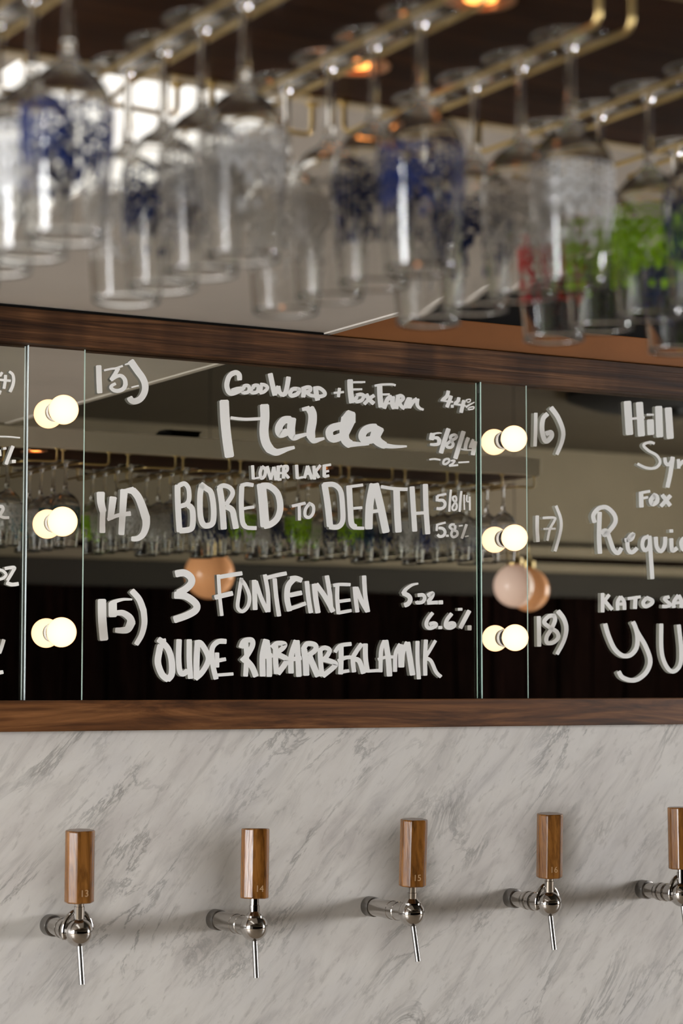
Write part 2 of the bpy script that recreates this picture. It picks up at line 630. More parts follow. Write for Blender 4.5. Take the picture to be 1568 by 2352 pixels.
# low pale ceiling between the mirror wall and the canopy, with an added glowing panel for its bright patch
XE = 1.935
CZ = H(0.634)
PX0, PX1, PY0, PY1 = 0.806, 1.115, -1.53, -0.36
lc = MB()
lc.box(XL, PX0, -1.552, 0.034, CZ, CZ + 0.08).box(PX1, XE, -1.552, 0.034, CZ, CZ + 0.08)
lc.box(PX0, PX1, -1.552, PY0, CZ, CZ + 0.08).box(PX0, PX1, PY1, 0.034, CZ, CZ + 0.08)
struct(lc.build('ceiling_low', M['ceiling']), 'pale painted low ceiling above the mirror', 'ceiling')
struct(MB().box(XE - 0.002, XE + 0.012, -1.552, 0.0, CZ - 0.003, CZ + 0.08).build('trim_6', M['lip']), 'pale edge strip where the low ceiling ends', 'trim')
gp = thing('added_glow_panel', 'added glowing panel making the long bright patch in the pale low ceiling at upper left', 'ceiling light', ((PX0 + PX1) / 2, (PY0 + PY1) / 2, CZ))  # added glowing slab stands in for the bright patch on the ceiling
o = MB().box(PX0 + .003, PX1 - .003, PY0 + .003, PY1 - .003, CZ + 0.004, CZ + 0.02).build('glow_slab', M['ceiling_glow'], gp); o.location = -gp.location
o = MB().box(PX0 + .001, PX1 - .001, PY0 + .001, PY1 - .001, CZ + 0.022, CZ + 0.05).build('backing', M['porcelain'], gp); o.location = -gp.location

# wooden frame of the mirror
struct(bevel(MB().box(0.2, 3.6, -0.020, 0.030, H(0.5700), H(0.6285)).build('trim_7', M['frame_wood']), 0.0015), 'dark rough sawn wooden rail along the top of the mirror', 'wooden rail')
struct(bevel(MB().box(0.2, 3.6, -0.020, 0.030, H(-0.0795), H(-0.0280)).build('trim_8', M['sill_wood']), 0.0015), 'brown varnished wooden rail along the bottom of the mirror', 'wooden rail')
struct(bevel(MB().box(XE + 0.014, 3.6, -0.004, 0.032, H(0.6325), H(0.684)).build('trim_9', M['ledge_wood']), 0.002), 'smooth orange brown wooden strip above the top rail at right', 'wooden strip')
struct(MB().box(0.2, XE, -0.012, 0.030, H(0.6287), H(0.6337)).build('trim_10', M['black']), 'black gap between the top rail and the pale ceiling', 'trim')

# ------------------------------------------------------------------ canopy over the bar
CY0, CY1, CXR = -2.026, -1.555, 3.52
CB, CT = H(0.5785), H(0.627)
cn = thing('bar_canopy', 'long canopy hung over the bar with a beige front board and dark wooden underside', 'canopy', (1.5, (CY0 + CY1) / 2, CB))
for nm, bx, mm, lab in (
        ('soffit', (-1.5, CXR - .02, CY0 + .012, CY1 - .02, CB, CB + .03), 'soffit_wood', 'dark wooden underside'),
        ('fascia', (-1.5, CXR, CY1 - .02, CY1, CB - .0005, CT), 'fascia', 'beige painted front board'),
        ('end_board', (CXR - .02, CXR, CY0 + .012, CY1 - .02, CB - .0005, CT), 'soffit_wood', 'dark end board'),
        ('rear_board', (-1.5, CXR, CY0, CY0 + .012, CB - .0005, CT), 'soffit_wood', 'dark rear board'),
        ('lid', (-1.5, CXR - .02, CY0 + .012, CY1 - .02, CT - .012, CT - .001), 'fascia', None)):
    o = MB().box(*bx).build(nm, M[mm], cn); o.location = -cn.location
    if lab:
        o['label'] = lab
br = MB()
br.box(-1.5, CXR - .02, CY0 + .013, CY0 + .019, CB - .0009, CB - .0005)
br.box(-1.5, CXR - .02, CY1 - .030, CY1 - .024, CB - .0009, CB - .0005)
br.box(CXR - .030, CXR - .024, CY0 + .019, CY1 - .030, CB - .0009, CB - .0005)
o = br.build('brass_edging', M['brass'], cn); o.location = -cn.location
o['label'] = 'thin brass line round the underside'


def downlight(x, y, lab):
    t = thing('recessed_downlight', lab, 'ceiling light', (x, y, CB), 'downlights in the canopy')
    MB().lathe([(0.0225, -0.0005), (0.0225, -0.003), (0.030, -0.003), (0.030, -0.0005)], 36).build('ring', M['downcan'], t, True, angle=40)
    MB().lathe([(0.0222, -0.0012), (0.014, -0.0008)], 36).build('reflector', M['downcan'], t, True)
    MB().lathe([(0.014, -0.0010), (0.007, -0.0025), (0.0005, -0.003)], 24).build('lamp', M['downlight'], t, True)


downlight(1.018, -1.70, 'small orange glowing downlight among the glass feet at top centre, farther of two there')
downlight(1.006, -1.925, 'small orange glowing downlight at the top edge of the picture, nearer of two there')
downlight(2.042, -1.640, 'orange downlight reflected above the teal glasses at the left end of the mirror')
downlight(2.870, -1.640, 'orange downlight reflected at the right end of the smallest line of capitals in the mirror')
downlight(2.882, -1.880, 'orange downlight reflected in the middle of the smallest line of capitals in the mirror')


# ------------------------------------------------------------------ brass glass racks
def arc(c, u, v, r, n=6, a0=0.0, a1=PI / 2):
    return [Vector(c) + Vector(u) * (r * math.cos(a0 + (a1 - a0) * k / n)) + Vector(v) * (r * math.sin(a0 + (a1 - a0) * k / n)) for k in range(n + 1)]


RZ = H(0.545)
RR = 0.0027
YW, YR = -1.583, -2.005


def bend(pts, r=0.012, n=5):
    out = [Vector(pts[0])]
    for a, b, c in zip(pts, pts[1:], pts[2:]):
        a, b, c = Vector(a), Vector(b), Vector(c)
        d1, d2 = (a - b).normalized(), (c - b).normalized()
        rr = min(r, (a - b).length * .45, (c - b).length * .45)
        p, q = b + d1 * rr, b + d2 * rr
        for k in range(n + 1):
            t = k / n
            out.append(p * (1 - t) ** 2 + b * (2 * t * (1 - t)) + q * t ** 2)
    out.append(Vector(pts[-1]))
    return out


def rack(x, label, group, flare=0.088):
    t = thing('glass_rack', label, 'glass rack', (x + 0.017, (YW + YR) / 2, CB), group)
    x1 = x + 0.034
    a = MB().tube(bend([(x, YW, CB - .0012), (x, YW, RZ), (x, YR, RZ), (x, YR, CB - .0012)]), RR, 10)
    for yy in (YW, YR):
        a.lathe([(0.0066, CB - .004), (0.0066, CB - .0010)], 16, 'z', (x, yy, 0), True, True)
    o = a.build('rod', M['brass'], t, True, angle=50); o.location = -t.location
    a = MB().tube(bend([(x1 + flare, YW + .022, CB - .0012), (x1 + flare, YW + .022, RZ), (x1 + .01, YW + .012, RZ), (x1, YW - .05, RZ), (x1, YR, RZ), (x1, YR, CB - .0012)]), RR, 10)
    a.lathe([(0.0066, CB - .004), (0.0066, CB - .0010)], 16, 'z', (x1 + flare, YW + .022, 0), True, True)
    a.lathe([(0.0066, CB - .004), (0.0066, CB - .0010)], 16, 'z', (x1, YR, 0), True, True)
    o = a.build('rod', M['brass'], t, True, angle=50); o.location = -t.location
    return t


# ------------------------------------------------------------------ stemmed glasses (hung upside down)
FOOT = H(0.5485)           # the foot rests on the rods; local z = 0 there
OUT = [(0.0052, -0.058), (0.0056, -0.066), (0.0075, -0.0715), (0.0120, -0.0755), (0.0190, -0.0805), (0.0256, -0.0870), (0.0310, -0.0950), (0.0346, -0.1040), (0.0362, -0.1130), (0.0363, -0.1200),
       (0.0357, -0.1350), (0.0343, -0.1560), (0.0325, -0.1780), (0.0307, -0.1980), (0.0297, -0.2115)]
INN = [(0.0287, -0.2119), (0.0296, -0.1980), (0.0314, -0.1780), (0.0332, -0.1560), (0.0346, -0.1350), (0.0352, -0.1200), (0.0350, -0.1130), (0.0333, -0.1043), (0.0296, -0.0962), (0.0240, -0.0887), (0.0172, -0.0830), (0.0100, -0.0795), (0.0004, -0.0780)]


def smooth_prof(p, n=3):
    q = []
    P = [Vector((a, b, 0)) for a, b in p]
    for i in range(len(P) - 1):
        p0, p1, p2, p3 = P[max(i - 1, 0)], P[i], P[i + 1], P[min(i + 2, len(P) - 1)]
        for k in range(n):
            t = k / n
            v = 0.5 * ((2 * p1) + (p2 - p0) * t + (2 * p0 - 5 * p1 + 4 * p2 - p3) * t * t + (3 * p1 - p0 - 3 * p2 + p3) * t ** 3)
            q.append((max(v.x, 0.0002), v.y))
    q.append(p[-1])
    return q


GL = {}


def glass_meshes():
    seg = 44
    bowl = MB().lathe(smooth_prof(OUT) + smooth_prof(INN), seg)
    stem = MB().lathe(smooth_prof([(0.0075, -0.0015), (0.0050, -0.006), (0.0040, -0.014), (0.0038, -0.030), (0.0043, -0.048), (0.0052, -0.058)]), 24)
    foot = MB().lathe(smooth_prof([(0.0075, -0.0015), (0.0180, 0.0008), (0.0300, 0.0014), (0.0335, 0.0020), (0.0338, 0.0030), (0.0328, 0.0036), (0.0200, 0.0040), (0.0003, 0.0046)]), seg)
    GL['bowl'] = bowl.build('bowl', M['glass'], None, True)
    GL['stem'] = stem.build('stem', M['glass'], None, True)
    GL['foot'] = foot.build('foot', M['glass'], None, True)
    OP = [p for p in smooth_prof(OUT) if -0.180 < p[1] < -0.1085]
    band = [(r + 0.00025, z) for r, z in OP]
    n = len(band)
    for k in ('white', 'blue', 'green', 'red', 'teal'):
        # v runs 0 at the lower end of the print to 4 at its upper end
        GL[k] = MB().lathe(band, seg, uvn=(34, [5.0 * (1 - i / (n - 1)) for i in range(n)])).build('printed_band', M[k + '_print'], None, True)
        GL[k]['label'] = {'white': 'white', 'blue': 'navy blue', 'green': 'lime green', 'red': 'red', 'teal': 'dark teal'}[k] + ' printed dashes round the bowl'
    for o in GL.values():
        COL.objects.unlink(o)


glass_meshes()


def wine_glass(x, y, colour, label, group):
    t = thing('stemmed_glass', label, 'glass', (x, y, FOOT), group, (0, 0, random.uniform(0, 6.28)))
    for k in ('bowl', 'stem', 'foot', colour):
        c = GL[k].copy(); COL.objects.link(c); c.parent = t
    return t


CNAME = {'white': 'white-dashed clear glass', 'blue': 'navy-banded glass', 'green': 'lime-banded glass',
         'red': 'red-banded glass', 'teal': 'teal-banded glass'}

# racks in the foreground: left rod x, name, glasses nearest the viewer first
FORE = [
    (0.622, 'leftmost foreground rack', [(-1.907, 'blue'), (-1.832, 'white'), (-1.757, 'white'), (-1.682, 'white')]),
    (0.775, 'second foreground rack from the left', [(-1.904, 'white'), (-1.829, 'white'), (-1.754, 'blue'), (-1.679, 'white')]),
    (0.924, 'third foreground rack from the left', [(-1.933, 'blue'), (-1.857, 'blue'), (-1.781, 'white'), (-1.700, 'white')]),
    (1.070, 'fourth foreground rack from the left', [(-1.941, 'white'), (-1.866, 'white'), (-1.791, 'blue'), (-1.712, 'white')]),
    (1.231, 'fifth foreground rack from the left', [(-1.920, 'blue'), (-1.842, 'green'), (-1.766, 'green'), (-1.688, 'red')]),
    (1.384, 'rightmost foreground rack', [(-1.770, 'blue'), (-1.690, 'blue')]),
]
PLACE = {4: ['frontmost on', 'second from the front on', 'third from the front on', 'rearmost on'], 2: ['front one on', 'rear one on'], 3: ['frontmost on', 'middle one on', 'rearmost on']}
for x, nm, gl in FORE:
    rack(x, nm.replace('foreground', 'blurred brass foreground') + ', hung from the dark canopy', 'brass glass racks')
    for (y, c), pl in zip(gl, PLACE[len(gl)]):
        wine_glass(x + 0.017, y, c, CNAME[c] + ', ' + pl + ' the ' + nm, 'hanging glasses')

# racks farther along the bar, seen in the mirror: nearest in the mirror first
NAMES = ['at the left edge', 'behind the left bulbs', 'above the 14', 'above the big letter B', 'above the letter R', 'above the small word TO', 'above the letter A', 'above the letter H', 'beside the 5.8', 'at the right end']
MIR = [
    (1.945, ['white', 'white', 'green']),
    (2.092, ['teal', 'teal', 'white', 'teal']),
    (2.276, ['white', 'white', 'white', 'green']),
    (2.430, ['blue', 'white', 'white', 'white']),
    (2.595, ['green', 'blue', 'blue', 'white']),
    (2.760, ['green', 'blue', 'white', 'white']),
    (2.921, ['green', 'blue', 'white', 'green']),
    (3.096, ['white', 'blue', 'blue', 'teal']),
    (3.263, ['white', 'white', 'blue', 'white']),
    (3.400, ['white', 'white', 'blue']),
]
MPL = {4: ['nearest in the mirror on', 'second nearest in the mirror on', 'third nearest in the mirror on', 'farthest in the mirror on'],
       3: ['nearest in the mirror on', 'middle one in the mirror on', 'farthest in the mirror on']}
for (x, gl), nm in zip(MIR, NAMES):
    rack(x, 'brass rack of glasses reflected ' + nm + ' of the mirror' if 'edge' in nm or 'end' in nm else 'brass rack of glasses reflected ' + nm + ' in the mirror', 'brass glass racks', 0.072 if x > 3.3 else 0.088)
    for k, (c, pl) in enumerate(zip(gl, MPL[len(gl)])):
        wine_glass(x + 0.017, -1.604 - 0.0805 * k + random.uniform(-.002, .002), c, CNAME[c] + ', ' + pl + ' the rack ' + nm, 'hanging glasses')

# ------------------------------------------------------------------ mirror panels and strips
MZ0, MZ1 = H(-0.0275), H(0.5695)
YP, YS = 0.0048, 0.0                      # front faces of the written panels and of the proud bulb strips


def mirror_panel(x0, x1, label):
    t = thing('wall_mirror', label, 'mirror', ((x0 + x1) / 2, YP, MZ0), 'written mirror panels')
    o = MB().box(x0, x1, YP + 0.0045, YP + 0.0075, MZ0, MZ1).build('silvering', M['mirror'], t); o.location = -t.location
    m = MB()
    m.v = [(x0, YP, MZ0), (x1, YP, MZ0), (x1, YP, MZ1), (x0, YP, MZ1)]; m.f = [[0, 1, 2, 3]]; m.mi = [0]
    o = m.build('glass_face', M['sheet'], t); o.location = -t.location
    return t


panel_left = mirror_panel(0.80, 1.3684, 'mirror panel at the left edge, cut off by the picture, with ends of white writing')
panel_mid = mirror_panel(1.4721, 2.2809, 'wide middle mirror panel with white handwritten list numbered 13 to 15')
panel_right = mirror_panel(2.3861, 3.45, 'mirror panel at right with white handwritten list numbered 16 to 18')


def mirror_strip(x0, x1, label, left_mats):
    t = thing('mirror_strip', label, 'mirror strip', ((x0 + x1) / 2, YS, MZ0), 'narrow mirror strips with bulbs')
    e = 0.0022
    o = MB().box(x0 + .0006, x1 - e, YS, YS + 0.003, MZ0, MZ1).build('silvered_face', M['strip_mirror'], t); o.location = -t.location
    o = MB().box(x1 - e, x1, YS, YS + 0.005, MZ0, MZ1).build('bright_edge', M['edge'], t); o.location = -t.location
    o['label'] = 'pale green polished glass edge'
    m = MB()
    n = len(left_mats)
    y = YS + 0.0032
    for wdt, k in left_mats:
        m.box(x0, x0 + .004, y, y + wdt, MZ0, MZ1, k)
        y += wdt
    m.box(x0, x0 + .0006, YS, YS + .0032, MZ0, MZ1, left_mats[0][1] if left_mats[0][1] == 2 else 0)
    o = m.build('side_edge', [M['edge'], M['edge_dark'], M['edge_pale']], t); o.location = -t.location
    o['label'] = 'glass edges on the side of the strip'
    o = MB().box(x0 + .004, x1 - .002, YS + 0.0051, YP + 0.0044, MZ0, MZ1).build('backing', M['black'], t); o.location = -t.location
    return t


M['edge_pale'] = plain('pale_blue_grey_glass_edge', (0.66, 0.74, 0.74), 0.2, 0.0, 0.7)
SX = [(1.3685, 1.472), (2.281, 2.386)]
mirror_strip(*SX[0], 'narrow left mirror strip carrying three round bulbs', [(0.0060, 2)])
mirror_strip(*SX[1], 'narrow right mirror strip carrying three round bulbs', [(0.0060, 1)])


def globe_bulb(x, h, label):
    t = thing('globe_lamp', label, 'light bulb', (x, YS, H(h)), 'round bulbs on the mirror strips')
    MB().lathe([(0.0170, 0.0002), (0.0170, 0.0030), (0.0158, 0.0036)], 32, 'y', cap0=True).build('ring', M['porcelain'], t, True, angle=40)
    MB().lathe([(0.0156, 0.0030), (0.0156, 0.0105), (0.0140, 0.0135)], 32, 'y', cap1=True).build('lampholder', M['black_plastic'], t, True, angle=40)
    MB().sphere(0.0250, (0, -0.0335, 0), 48, 32).build('bulb', M['bulb'], t, True)


for (xs, hs, sd) in ((1.419, (0.4592, 0.2706, 0.0854), 'left'), (2.333, (0.4612, 0.2737, 0.0859), 'right')):
    for h, pl in zip(hs, ('top', 'middle', 'bottom')):
        globe_bulb(xs, h, '%s round glowing bulb on the narrow %s mirror strip' % (pl, sd))


# ------------------------------------------------------------------ white marker writing
def stroke_poly(pts, w):
    P = [Vector((pts[i], pts[i + 1])) for i in range(0, len(pts), 2)]
    if len(P) == 2:
        Q = P
    else:
        Q = []
        for i in range(len(P) - 1):
            p0, p1, p2, p3 = P[max(i - 1, 0)], P[i], P[i + 1], P[min(i + 2, len(P) - 1)]
            for k in range(6):
                t = k / 6
                Q.append(0.5 * ((2 * p1) + (p2 - p0) * t + (2 * p0 - 5 * p1 + 4 * p2 - p3) * t * t + (3 * p1 - p0 - 3 * p2 + p3) * t ** 3))
        Q.append(P[-1])
    return Q


def lettering(name, panel, origin, s, strokes):
    """strokes traced as (pen width, x,y, x,y ...) ; pen width may be a pair for a tapering stroke"""
    m = MB()
    for si, st in enumerate(strokes):
        w, pts = st[0], st[1:]
        w0, w1 = w if isinstance(w, tuple) else (w, w)
        Q = stroke_poly(pts, w)
        n = len(Q)
        yf = YP - 0.0003 - 0.00002 * (si % 9)
        rows = []
        for i, q in enumerate(Q):
            t = (Q[min(i + 1, n - 1)] - Q[max(i - 1, 0)])
            if t.length < 1e-6:
                t = Vector((1, 0))
            t.normalize()
            nn = Vector((-t.y, t.x))
            f = i / max(n - 1, 1)
            hw = 0.5 * (w0 + (w1 - w0) * f)
            rows.append((q, nn, t, hw))
        # rounded shoulders at both ends
        q, nn, t, hw = rows[0]
        r0 = (q - t * hw * .28, nn, t, hw * .72)
        q, nn, t, hw = rows[-1]
        r1 = (q + t * hw * .28, nn, t, hw * .72)
        rows = [r0] + rows + [r1]
        b = len(m.v)
        for q, nn, t, hw in rows:
            for sg in (-1, 1):
                e = q + nn * (hw * sg)
                p = on_y(origin[0] + e.x / s, origin[1] + e.y / s, yf)
                m.v.append(tuple(p))
        k = len(rows)
        for i in range(k - 1):
            a = b + i * 2
            m.f.append([a, a + 1, a + 3, a + 2]); m.mi.append(0)
    o = m.build('lettering', M['paint'], panel)
    o.location = -panel.location
    o['label'] = 'white handwritten ' + name
    return o


PM, PR_, PL_ = panel_mid, panel_right, panel_left
A = (200, 810)
lettering('list number 13', PM, A, 7.84, [(100, 208, 240, 215, 480, 226, 720), (38, 310, 318, 430, 292, 520, 280, 640, 238), (75, 560, 280, 500, 390, 435, 490),
    ((55, 85), 430, 495, 540, 425, 620, 420, 680, 490, 690, 580), ((85, 55), 690, 570, 660, 640, 580, 685, 490, 680, 430, 630, 450, 590, 510, 557),
    (26, 800, 625, 860, 608, 925, 595), ((22, 50), 680, 215, 770, 190), ((125, 110), 785, 155, 900, 320, 1000, 460, 1045, 590, 1030, 720, 960, 830, 870, 875, 800, 860, 765, 810)])
B = (490, 840)
lettering('first small word of the top entry', PM, B, 5.6, [(66, 335, 180, 330, 115, 280, 88, 205, 135, 172, 240, 188, 320, 225, 355, 290, 340, 345, 310), (42, 235, 318, 300, 293, 370, 288),
    (48, 385, 300, 400, 260, 450, 260, 460, 310, 430, 345, 375, 340, 372, 310), (48, 505, 290, 525, 255, 575, 260, 570, 320, 540, 345, 490, 340, 490, 300), (50, 612, 262, 605, 350), (46, 605, 240, 660, 248, 695, 285, 650, 335, 600, 350),
    (66, 730, 105, 765, 270, 790, 375), (52, 790, 372, 815, 320, 832, 265), (56, 835, 268, 850, 340, 885, 378), (62, 885, 375, 925, 350, 950, 250, 965, 148),
    (54, 1080, 298, 1020, 302, 985, 355, 1010, 385, 1075, 365, 1105, 315, 1080, 297), (60, 1165, 290, 1160, 350, 1153, 400), (50, 1140, 300, 1195, 278, 1243, 282, 1240, 322, 1190, 340), (46, 1190, 340, 1250, 380, 1310, 390),
    (66, 1312, 285, 1325, 370, 1340, 440), (50, 1290, 292, 1360, 288, 1420, 330, 1432, 370, 1390, 393, 1340, 395)])
lettering('largest word of the top entry', PM, B, 5.6, [(122, 138, 455, 150, 700, 175, 950, 206, 1165), (118, 656, 510, 662, 650, 650, 850, 675, 990, 730, 1080), ((110, 40), 715, 1070, 800, 1112, 870, 1100, 950, 1072, 1040, 1050), (40, 225, 670, 400, 688, 610, 680),
    (98, 990, 695, 910, 700, 850, 770, 840, 840, 870, 880, 945, 850), (105, 1012, 680, 998, 800, 1000, 880), ((100, 40), 1000, 880, 1035, 925, 1110, 905, 1195, 880), ((45, 60), 1145, 562, 1230, 545), (112, 1240, 550, 1272, 620, 1272, 720, 1252, 840, 1255, 920), ((100, 30), 1255, 915, 1290, 962, 1360, 950, 1425, 935),
    (98, 1680, 772, 1620, 775, 1530, 800, 1490, 850, 1505, 920, 1560, 940, 1650, 905), ((120, 195), 1770, 600, 1735, 700), ((195, 120), 1735, 690, 1700, 800, 1680, 880), ((120, 110), 1680, 860, 1690, 940, 1720, 985, 1760, 1010), ((90, 25), 1745, 1008, 1850, 1008, 2000, 1010),
    (100, 2090, 795, 2010, 800, 1940, 840, 1912, 910, 1955, 960, 2060, 945), ((140, 135), 2130, 800, 2090, 880, 2075, 930), ((135, 90), 2075, 920, 2130, 985, 2210, 1028), ((70, 25), 2195, 1025, 2320, 1040, 2485, 1037)])
C_ = (740, 840)
lettering('plus sign', PM, C_, 5.6, [(30, 150, 350, 275, 338), (42, 220, 290, 207, 400)])
lettering('second small word of the top entry', PM, C_, 5.6, [(74, 357, 185, 362, 330, 380, 472), (26, 400, 212, 550, 210), (26, 400, 305, 510, 303), (48, 440, 380, 490, 368, 530, 385, 510, 440, 450, 462, 425, 440, 445, 400),
    (56, 565, 370, 600, 430, 660, 485), (48, 665, 382, 600, 430, 540, 492), (70, 737, 260, 742, 400, 755, 528), (30, 675, 258, 760, 243, 890, 240, 940, 252), (28, 775, 370, 865, 368),
    (58, 793, 545, 840, 430, 890, 400), (64, 905, 400, 902, 490, 925, 545), (28, 830, 485, 900, 482), (56, 975, 400, 950, 550), (50, 955, 402, 1010, 387, 1040, 420, 990, 470), (48, 990, 470, 1015, 520, 1055, 550),
    (50, 1110, 420, 1080, 480, 1065, 540), (60, 1125, 415, 1110, 540), (52, 1120, 535, 1160, 470, 1215, 428), ((56, 30), 1222, 430, 1220, 500, 1250, 545, 1300, 565)])
D_ = (960, 880)
lettering('4.4 percent', PM, D_, 10.45, [(92, 722, 190, 690, 310, 590, 400), (50, 545, 410, 680, 432, 830, 450), (92, 790, 310, 745, 440, 690, 570), (78, 795, 555, 845, 553), (86, 977, 350, 955, 430, 880, 490), (50, 860, 497, 1000, 522, 1135, 540), (94, 1100, 420, 1065, 550, 1030, 700),
    (30, 1165, 445, 1165, 400, 1250, 392, 1240, 445, 1180, 462), ((52, 25), 1145, 575, 1250, 510, 1350, 458), (34, 1200, 610, 1260, 575, 1335, 570, 1320, 618, 1220, 635, 1195, 605)])
lettering('sizes 5/8/14 of the top entry', PM, D_, 10.45, [((30, 55), 562, 1202, 480, 1197, 340, 1225), (128, 345, 1215, 318, 1350), ((70, 105), 385, 1312, 470, 1320, 510, 1390), ((105, 60), 505, 1375, 490, 1450, 410, 1475, 290, 1470), (112, 727, 1100, 630, 1390, 548, 1670),
    (74, 925, 1270, 860, 1240, 775, 1290, 805, 1390, 840, 1470, 790, 1540, 705, 1532, 690, 1470, 780, 1390, 890, 1330, 930, 1270), (112, 1088, 1165, 1000, 1450, 892, 1805), (90, 1200, 1315, 1150, 1450, 1130, 1580), (36, 1030, 1582, 1150, 1605, 1280, 1605),
    (70, 1320, 1355, 1250, 1520), (46, 1220, 1532, 1365, 1540), (105, 1362, 1405, 1340, 1560, 1312, 1715)])
lettering('oz between dashes', PM, D_, 10.45, [(44, 272, 1835, 400, 1820, 530, 1843), (56, 690, 1815, 625, 1850, 603, 1925, 660, 1945, 738, 1885, 738, 1830, 685, 1815), (50, 790, 1862, 875, 1862, 830, 1930, 745, 1980), (48, 745, 1985, 850, 1977, 955, 1965), (40, 968, 1905, 1220, 1890)])
E_ = (200, 1050)
lettering('list number 14', PM, E_, 5.6, [((108, 88), 175, 460, 178, 580, 205, 700), ((70, 76), 203, 690, 197, 830, 197, 965), ((96, 80), 335, 520, 318, 650, 300, 790), ((40, 62), 265, 805, 400, 748, 555, 725), ((100, 78), 475, 425, 462, 620, 440, 990),
    ((50, 100), 500, 430, 590, 430), ((90, 110), 585, 425, 655, 510, 710, 640, 755, 780), ((105, 60), 755, 770, 758, 880, 720, 990, 650, 1045, 575, 1050)])
F_ = (390, 1050)
lettering('first tall capitals of entry 14', PM, F_, 5.6, [(76, 98, 365, 105, 650, 125, 955), (60, 115, 370, 185, 340, 238, 400, 248, 530, 215, 600, 140, 632), (74, 240, 620, 290, 680, 293, 870, 255, 930, 130, 945),
    (74, 410, 360, 388, 500, 392, 750, 430, 865, 500, 880, 555, 830, 562, 650, 530, 460, 465, 400, 400, 352), (80, 640, 400, 670, 600, 693, 920), (60, 625, 400, 690, 365, 780, 400, 805, 480, 720, 615), (78, 725, 635, 800, 680, 825, 780, 850, 912),
    (66, 925, 375, 918, 600, 932, 820, 965, 890), (52, 915, 370, 985, 348, 1070, 360), (40, 955, 662, 1010, 650, 1080, 642), (52, 955, 890, 1010, 908, 1110, 912), (118, 1175, 355, 1200, 600, 1222, 885), (82, 1180, 370, 1280, 375, 1385, 470, 1420, 640, 1385, 780, 1300, 860, 1215, 885)])
lettering('first word of the smallest capitals', PM, F_, 5.6, [(42, 1063, 110, 1072, 280), (26, 1075, 278, 1150, 262), (42, 1185, 125, 1160, 200, 1175, 270, 1215, 245, 1230, 165, 1185, 120), (42, 1252, 120, 1275, 210, 1298, 285), (40, 1298, 285, 1335, 130), (40, 1340, 130, 1362, 292), (48, 1395, 115, 1388, 292), (32, 1400, 130, 1440, 112), (30, 1390, 210, 1435, 203), (34, 1390, 290, 1432, 285),
    (44, 1465, 115, 1460, 270), (40, 1465, 120, 1508, 120, 1508, 170, 1465, 200), (40, 1470, 200, 1528, 268)])
G_ = (640, 1050)
lettering('second word of the smallest capitals', PM, G_, 4.356, [(34, 178, 80, 185, 212), (22, 185, 212, 242, 200), (32, 287, 90, 258, 208), (36, 287, 90, 332, 215), (24, 262, 168, 315, 165), (34, 352, 90, 358, 220), (30, 415, 82, 365, 150), (32, 365, 145, 400, 205), (36, 455, 80, 455, 195), (26, 455, 85, 520, 75), (24, 455, 147, 500, 138), (28, 455, 195, 502, 185)])
lettering('small word between the tall capitals', PM, G_, 4.356, [(30, 135, 490, 265, 460), (32, 205, 475, 207, 630), (32, 310, 462, 268, 520, 265, 585, 305, 603, 343, 560, 345, 490, 300, 460)])
lettering('last tall capitals of entry 14', PM, G_, 4.356, [(64, 458, 272, 490, 480, 512, 690), (52, 450, 278, 550, 275, 618, 340, 638, 500, 638, 640, 590, 698, 510, 695), (58, 703, 290, 715, 500, 727, 660, 765, 700), (30, 715, 295, 840, 278), (28, 750, 512, 832, 505), (32, 750, 708, 850, 712),
    (78, 945, 275, 908, 480, 900, 712), (76, 965, 272, 1020, 500, 1072, 748), (36, 930, 545, 1040, 530), (34, 1025, 295, 1150, 315, 1285, 322), (66, 1178, 330, 1185, 540, 1197, 745), (52, 1333, 300, 1345, 500, 1360, 738), (52, 1466, 275, 1472, 500, 1490, 765), (32, 1370, 562, 1495, 555)])
H_ = (970, 1110)
lettering('sizes 5/8/14 of entry 14', PM, H_, 11.2, [(60, 605, 278, 460, 305, 385, 325), (80, 378, 330, 375, 455), (80, 410, 440, 520, 440, 580, 520, 545, 620, 450, 655, 370, 648), (60, 730, 170, 705, 450, 688, 725), (52, 855, 335, 790, 350, 785, 420, 850, 500, 885, 580, 860, 670, 790, 690, 765, 620, 820, 520, 870, 430, 855, 340),
    (62, 998, 205, 975, 450, 955, 725), (42, 1072, 300, 1072, 500, 1078, 680), (38, 1140, 305, 1140, 460, 1232, 465), (48, 1215, 350, 1218, 690)])
lettering('5.8 percent', PM, H_, 11.2, [(55, 590, 1010, 460, 1045, 385, 1065), (62, 375, 1060, 362, 1220), (78, 420, 1150, 530, 1170, 580, 1260, 535, 1350, 445, 1370, 390, 1325), (60, 610, 1352, 670, 1350), (66, 825, 1065, 740, 1065, 702, 1130, 780, 1200, 885, 1240, 890, 1335, 800, 1385, 742, 1330, 760, 1240, 835, 1165, 835, 1085), (42, 940, 1100, 1030, 1085), (72, 1130, 1062, 1075, 1230, 1010, 1415), (36, 1100, 1372, 1180, 1355)])
I_ = (200, 1300)
lettering('list number 15', PM, I_, 5.2267, [(102, 178, 410, 182, 640, 203, 882), ((100, 100), 306, 445, 308, 600), ((22, 60), 540, 402, 440, 400, 340, 425, 290, 450), ((60, 100), 350, 565, 430, 565, 510, 620, 532, 685), ((105, 60), 532, 670, 490, 755, 430, 773, 345, 770), ((72, 78), 538, 298, 625, 400, 675, 530), ((76, 60), 675, 520, 688, 680, 655, 825, 590, 940)])
lettering('large figure 3', PM, I_, 5.2267, [(86, 1068, 95, 1160, 82, 1240, 130, 1252, 200, 1190, 270, 1095, 325), (86, 1055, 350, 1180, 362, 1285, 430, 1318, 490, 1285, 545, 1180, 600, 1050, 645)])
J_ = (480, 1290)
